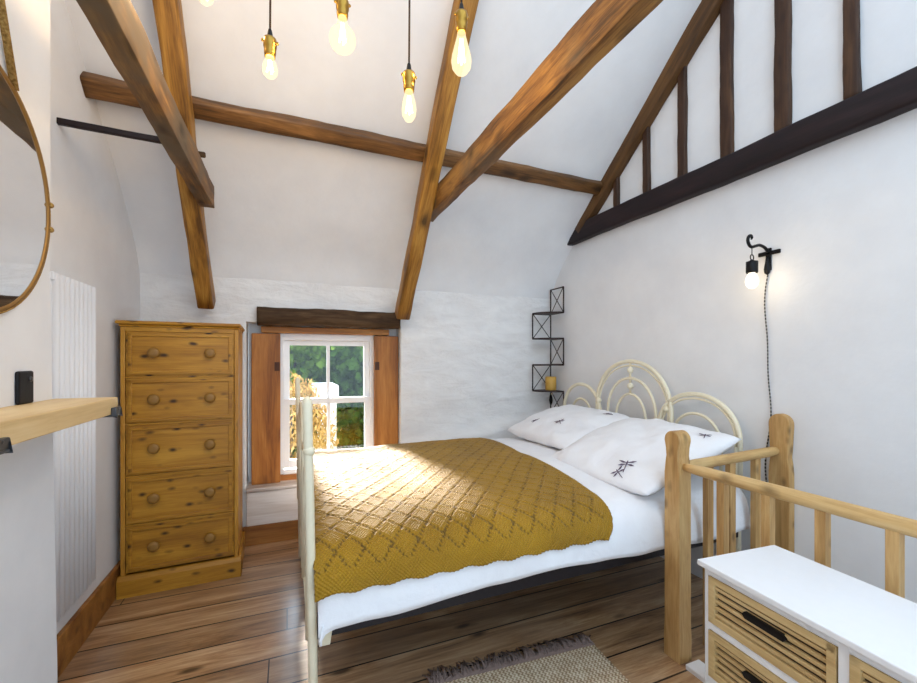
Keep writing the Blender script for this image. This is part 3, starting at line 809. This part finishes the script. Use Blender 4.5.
so = MB().lathe([(.008, -.025), (.012, -.03), (.027, -.034), (.027, -.092), (.024, -.095), (.024, -.08)], (LX, 0, .0), 20)
so.tube([(LX + .013 * math.cos(a), 0, -.012 + .014 * math.sin(a)) for a in [2 * PI * k / 14 for k in range(15)]], .003, 6, False)
so.tube([(LX, 0, .045), (LX, 0, .0)], .0025, 6)
so.build('socket', M['iron'], wl)
bl = MB().lathe([(.012, -.085), (.015, -.095), (.026, -.115), (.031, -.138), (.026, -.160), (.013, -.174), (.0001, -.177)], (LX, 0, 0), 20).build('bulb', M['bulb_white'], wl)
MB().tube([(LX, 0, -.10), (LX + .004, 0, -.12), (LX, .004, -.15)], .004, 6).build('filament', M['filament'], bl)
cp = []
for i in range(40):
    t = i / 39; z = -.09 - t * 1.62
    cp.append((-.012 - .006 * math.sin(t * 9), .010 * math.sin(t * 12) + .006 * math.sin(t * 23), z))
tag(MB().tube(cp, .0035, 8).build('cable', M['flex'], wl), 'black and white twisted cable')

# ------------------------------------------------------------------ pendants
def pendant(x, y, zt, zb, kind, label):
    """zt top of the socket, zb bottom of the bulb"""
    t = thing('pendant_lamp', label, 'pendant lamp', (x, y, zb), 0, 'cluster of hanging bulb pendants')
    h = zt - zb; zc = CEIL(y) - zb - .004
    hs = {'globe': .058, 'long': .066, 'small': .062}[kind]
    MB().tube([(0, 0, h), (.002, 0, h + .3), (0, 0, zc)], .0032, 8).build('cord', M['flex_brown'], t)
    MB().lathe([(.003, h + .03), (.006, h + .022), (.009, h + .004), (.012, h)], (0, 0, 0), 14).build('cord_grip', M['iron'], t)
    s = MB().lathe([(.010, h + .001), (.018, h - .003), (.0195, h - .008), (.0195, h - .03), (.0175, h - .032), (.0175, h - .045), (.0155, h - hs), (.013, h - hs)], (0, 0, 0), 24)
    for a in (0, PI): s.ball((.021 * math.cos(a), .021 * math.sin(a), h - .012), .005)
    s.build('socket', M['brass'], t)
    b0 = h - hs
    if kind == 'globe':
        rr_ = .041; p = [(.012, b0 + .004), (.014, b0 - .008)] + [(max(1e-4, rr_ * math.sin(a)), rr_ - rr_ * math.cos(PI - a) * -1 if False else rr_ + rr_ * math.cos(a)) for a in [R(d) for d in range(28, 181, 8)]]
    elif kind == 'long':
        p = [(.012, b0 + .004), (.014, b0 - .01), (.021, b0 * .72), (.029, b0 * .48), (.032, b0 * .33), (.029, b0 * .17), (.018, b0 * .05), (.008, b0 * .01), (1e-4, 0)]
    else:
        p = [(.012, b0 + .004), (.014, b0 - .008), (.020, b0 * .68), (.023, b0 * .42), (.021, b0 * .2), (.012, b0 * .04), (1e-4, 0)]
    b = MB().lathe(p, (0, 0, 0), 24).build('bulb', M['bulb'], t)
    f = MB(); n = 4; r1 = .010
    for k in range(n):
        a = 2 * PI * k / n + .4; a2 = 2 * PI * (k + .5) / n + .4
        f.tube([(r1 * .4 * math.cos(a), r1 * .4 * math.sin(a), b0 * .85), (r1 * math.cos(a2), r1 * math.sin(a2), b0 * .3)], .0022, 6)
    f.build('filament', M['filament'], b)
    ld = bpy.data.lights.new('bulb_light', 'POINT'); ld.energy = 3.2; ld.color = (1, .72, .42); ld.shadow_soft_size = .03
    lo = bpy.data.objects.new('bulb_light', ld); COL.objects.link(lo); lo.parent = t; lo.location = (0, 0, b0 * .45)
    return t
pendant(-.053, 1.427, 2.209, 2.083, 'small', 'brass pendant with short bulb hanging above the window side, left of the globe bulb')
pendant(.157, 1.34, 2.328, 2.162, 'globe', 'brass pendant with the round globe bulb')
pendant(.35, 1.262, 2.102, 1.946, 'small', 'lowest hanging brass pendant bulb of the cluster')
pendant(.502, 1.20, 2.290, 2.093, 'long', 'brass pendant with long pear bulb in front of the rafter beside the window')
pendant(-.24, 1.50, 2.44, 2.312, 'small', 'pendant bulb mostly above the top of the photo, leftmost of the cluster')
ld = bpy.data.lights.new('wall_lamp_light', 'POINT'); ld.energy = .42; ld.color = (1, .82, .55); ld.shadow_soft_size = .03
lo = bpy.data.objects.new('wall_lamp_light', ld); COL.objects.link(lo); lo.parent = wl; lo.location = (LX, 0, -.135)

# ------------------------------------------------------------------ balustrade
ba = thing('stair_balustrade', 'stripped pine stair balustrade with two newel posts beside the bed', 'balustrade', (1.456, 1.216, 0))
b0 = Vector((1.456, 1.216, 0))
def post(name, half, c, thick, zt, neck, flare):
    """post with a rounded head: outline across the stairs' long side, its waist just under the head"""
    out = [(half + flare, 0), (half + flare, .09), (half, .15), (half, neck - .07), (half - .004, neck - .03), (half - .0085, neck), (half - .006, neck + .03), (half, zt - half * 1.15)]
    out += [(half * math.cos(R(a)), zt - half * 1.05 + half * 1.05 * math.sin(R(a))) for a in range(12, 91, 13)]
    poly = out + [(-y, z) for (y, z) in out[::-1]]
    o = MB().prism(poly, 0, -thick, thick).build(name, M['rail_v'], ba, .004); o.location = Vector(c) - b0
post('newel_post', .035, (1.456, 1.216, 0), .034, .915, .815, .003)
post('newel_post', .044, (2.079, 1.192, -.10), .020, 1.055, .86, 0)
def rail_part(p0, p1, r):
    d = Vector(p1) - Vector(p0); L = d.length
    pts = [(L * t, 0, 0) for t in (0, .01, .03, .1, .3, .5, .7, .9, .97, 1)]; rs = [r * .6, r * .8, r * .92, r, r, r, r, r, r * .9, r * .7]
    o = MB().tube(pts, rs, 14).build('handrail', M['rail'], ba)
    x = d.normalized(); y = Vector((0, 0, 1)).cross(x).normalized(); z = x.cross(y)
    m = Matrix((x, y, z)).transposed().to_4x4(); m.translation = Vector(p0) - b0; o.matrix_local = m
rail_part((1.458, 1.185, .775), (1.466, -1.2, .775), .022)
rail_part((1.488, 1.218, .765), (2.068, 1.205, .785), .022)
def baluster(x, y, rz, w=.036, t=.024):
    o = MB().box(-w / 2, w / 2, -t / 2, t / 2, -.1 if x > 1.5 else 0.018, .765).build('baluster', M['rail_v'], ba, .002)
    o.location = Vector((x, y, 0)) - b0; o.rotation_euler = (0, 0, rz)
for x in (1.633, 1.772, 1.938): baluster(x, 1.216, 0)
for y in (1.032, .878, .727, .569, .41, .255, .1): baluster(1.462, y, R(90), .028, .03)

# ------------------------------------------------------------------ slatted cabinet
cb = thing('drawer_cabinet', 'low white cabinet with slatted pale wood drawers in front of the stairs', 'cabinet', (1.114, .843, 0), R(-4.5))
# local: x depth to the right, y negative towards camera
TW = .92; TD = .30
MB().box(-.012, TD, -TW, .012, .603, .62).build('top', M['cabinet'], cb, .003)
body = MB()
body.box(.004, TD - .004, -.014, 0, 0, .603); body.box(.004, TD - .004, -TW + .01, -TW + .026, 0, .603)
cols = [(-.328, -.014), (-.664, -.35)]
body.box(.004, TD - .004, -.35, -.328, .03, .603); body.box(.004, TD - .004, -.686, -.664, .03, .603)
body.box(TD - .012, TD - .004, -TW + .01, 0, .03, .603)
rowz = [(.142, .275), (.297, .430), (.452, .585)]
for z in (.12, .275, .430, .583): body.box(.004, TD - .012, -TW + .01, 0, z, z + .02)
body.build('carcass', M['cabinet'], cb, .0015)
for ci, (y0, y1) in enumerate(cols[:2]):
    body2 = None
    for (z0, z1) in rowz:
        d = MB(); e = .002; fw = .018
        a, b, c, h = y0 + e, y1 - e, z0 + e, z1 - e
        for bx in ((a, b, c, c + fw), (a, b, h - fw, h), (a, a + fw, c, h), (b - fw, b, c, h)): d.box(.0, .018, bx[0], bx[1], bx[2], bx[3])
        nS = 5; hh = (h - c - 2 * fw) / nS
        for k in range(nS):
            zz = c + fw + hh * k
            d.prism([(.005, zz + .0035), (.003, zz + hh - .005), (.014, zz + hh - .005), (.014, zz + .0035)], 1, a + fw - .002, b - fw + .002)
        dr = d.build('drawer', M['slat'], cb, .0012)
        MB().box(.014, .02, a + .01, b - .01, c + .01, h - .01).build('slot_back', M['slat_gap'], dr)
        MB().box(.02, TD - .03, a + .004, b - .004, c + .002, h - .02).build('drawer_box', M['slat'], dr)
        ym = (a + b) / 2; zm = (c + h) / 2 + .015
        p = [(-.048, -.009), (.048, -.009), (.055, 0), (.048, .009), (-.048, .009), (-.055, 0)]
        MB().prism([(ym + u, zm + v) for u, v in p], 0, -.002, .006).build('handle_slot', M['iron'], dr)

# ------------------------------------------------------------------ rug
rg = thing('rug', 'beige woven rug with brown fringe on the floor beside the bed', 'rug', (.80, 1.2, 0))
mb = MB(); rows = []
for i in range(41):
    rows.append([Vector((-.33 + .70 * i / 40, -.325 + .555 * j / 40, .008 + .002 * noise.noise((i * .4, j * .4, 1)))) for j in range(41)])
mb.grid(rows)
o = mb.build('weave', M['rug'], rg); sm = o.modifiers.new('solid', 'SOLIDIFY'); sm.thickness = .007
fr = MB()
rnd = random.Random(4)
for i in range(150):
    x = -.33 + .70 * i / 149; y = .228
    L = rnd.uniform(.05, .085); a = rnd.uniform(-.5, .5)
    p = [(x, y - .01, .010), (x + a * L * .3, y + L * .4, .012 + rnd.uniform(0, .012)), (x + a * L * .9, y + L, .004)]
    fr.tube(p, [.0032, .003, .0018], 5)
for i in range(60):
    x = -.33 + .70 * rnd.random(); fr.tube([(x, .22, .014), (x + rnd.uniform(-.03, .03), .20 + rnd.uniform(.03, .06), .016), (x + rnd.uniform(-.03, .03), .235 + rnd.uniform(0, .04), .009)], .003, 5)
tag(fr.build('fringe', M['fringe'], rg), kind='stuff')
rg.rotation_euler = (0, 0, R(-4))

# ------------------------------------------------------------------ outdoors, seen through the window
gd = struct(MB().box(-14, 16, 3.6, 30, -1.2, -1.0).build('ground', M['lawn']))
def foliage(name, label, base, size, n, ls, mat, seed, blades=False, cat='shrub'):
    t = thing(name, label, cat, base)
    rn = random.Random(seed); mb = MB()
    for k in range(n):
        th = rn.uniform(0, 2 * PI); ph = math.acos(rn.uniform(-1, 1)); rr_ = rn.uniform(.72, 1.02)
        d = Vector((math.sin(ph) * math.cos(th), math.sin(ph) * math.sin(th), math.cos(ph)))
        lump = 1 + .22 * noise.noise(d * 2.6 + Vector((seed, 0, 0)))
        p = Vector((d.x * size[0], d.y * size[1], d.z * size[2] + size[2])) * 1
        p = Vector((d.x * size[0] * rr_ * lump, d.y * size[1] * rr_ * lump, size[2] + d.z * size[2] * rr_ * lump))
        if p.z < .0: p.z = rn.uniform(0, .3)
        a = Vector((rn.gauss(0, 1), rn.gauss(0, 1), rn.gauss(0, 1) + (1.6 if blades else 0))).normalized(); b = a.cross(Vector((rn.gauss(0, 1), rn.gauss(0, 1), rn.gauss(0, 1)))).normalized()
        l = ls * rn.uniform(.6, 1.3); w = l * (.14 if blades else .42)
        mb.add([p - a * l * .5, p + b * w, p + a * l * .5, p - b * w], [(0, 1, 2, 3)])
    mb.build('leaves', mat, t)
    mb = MB()
    for k in range(5):
        a = 2 * PI * k / 5
        mb.tube([(.04 * math.cos(a), .04 * math.sin(a), 0), (size[0] * .3 * math.cos(a), size[1] * .3 * math.sin(a), size[2]), (size[0] * .5 * math.cos(a), size[1] * .5 * math.sin(a), size[2] * 1.5)], [.05, .035, .015], 6)
    mb.build('stems', M['bark'], t)
    return t
foliage('hedge_bush', 'tall bright green bush beyond the window, behind the golden shrub', (-.55, 8.3, -1.0), (1.55, .9, 1.6), 9000, .19, M['leaf'], 3)
foliage('hedge_bush', 'dark evergreen bush seen through the right window panes', (1.9, 8.0, -1.0), (1.4, .9, 1.5), 9000, .18, M['leaf_dark'], 5)
foliage('golden_shrub', 'golden dry leaved shrub just outside the lower left panes', (-.05, 5.3, -1.0), (.60, .5, 1.02), 8000, .085, M['gold'], 9, True)
foliage('golden_shrub', 'low pale golden clump at the foot of the dark evergreen outside', (1.15, 5.6, -1.0), (.4, .3, .50), 1500, .10, M['gold'], 12, True)
gp = thing('garden_wall', 'white rendered garden wall end with coping seen through the window', 'garden wall', (.50, 6.3, -1.0))
MB().box(-.08, .14, -.12, .6, 0, 1.66).build('wall_body', M['render'], gp, .01)
MB().box(-.16, .17, -.14, .65, 1.66, 1.84).build('coping', M['render'], gp, .02)

# ------------------------------------------------------------------ light
w = bpy.data.worlds.new('sky'); SC.world = w; w.use_nodes = True
nt = w.node_tree; nt.nodes.clear()
bg = nt.nodes.new('ShaderNodeBackground'); wo = nt.nodes.new('ShaderNodeOutputWorld')
tc = nt.nodes.new('ShaderNodeTexCoord'); sp = nt.nodes.new('ShaderNodeSeparateXYZ'); mr = nt.nodes.new('ShaderNodeMapRange')
nt.links.new(tc.outputs['Generated'], sp.inputs[0]); nt.links.new(sp.outputs[1], mr.inputs[0])
mr.inputs[1].default_value = -.3; mr.inputs[2].default_value = .6; mr.inputs[3].default_value = 1.25; mr.inputs[4].default_value = 5.0
nt.links.new(mr.outputs[0], bg.inputs[1])
bg.inputs[0].default_value = (.64, .82, 1.0, 1)
nt.links.new(bg.outputs[0], wo.inputs[0])
sd = bpy.data.lights.new('sun', 'SUN'); sd.energy = 13; sd.angle = R(8); sd.color = (1, .94, .84)
so = bpy.data.objects.new('sun', sd); COL.objects.link(so)
sdir = Vector((.13, -1.4, -.56)).normalized()
so.rotation_euler = sdir.to_track_quat('-Z', 'Y').to_euler(); so.location = (0, 12, 8)
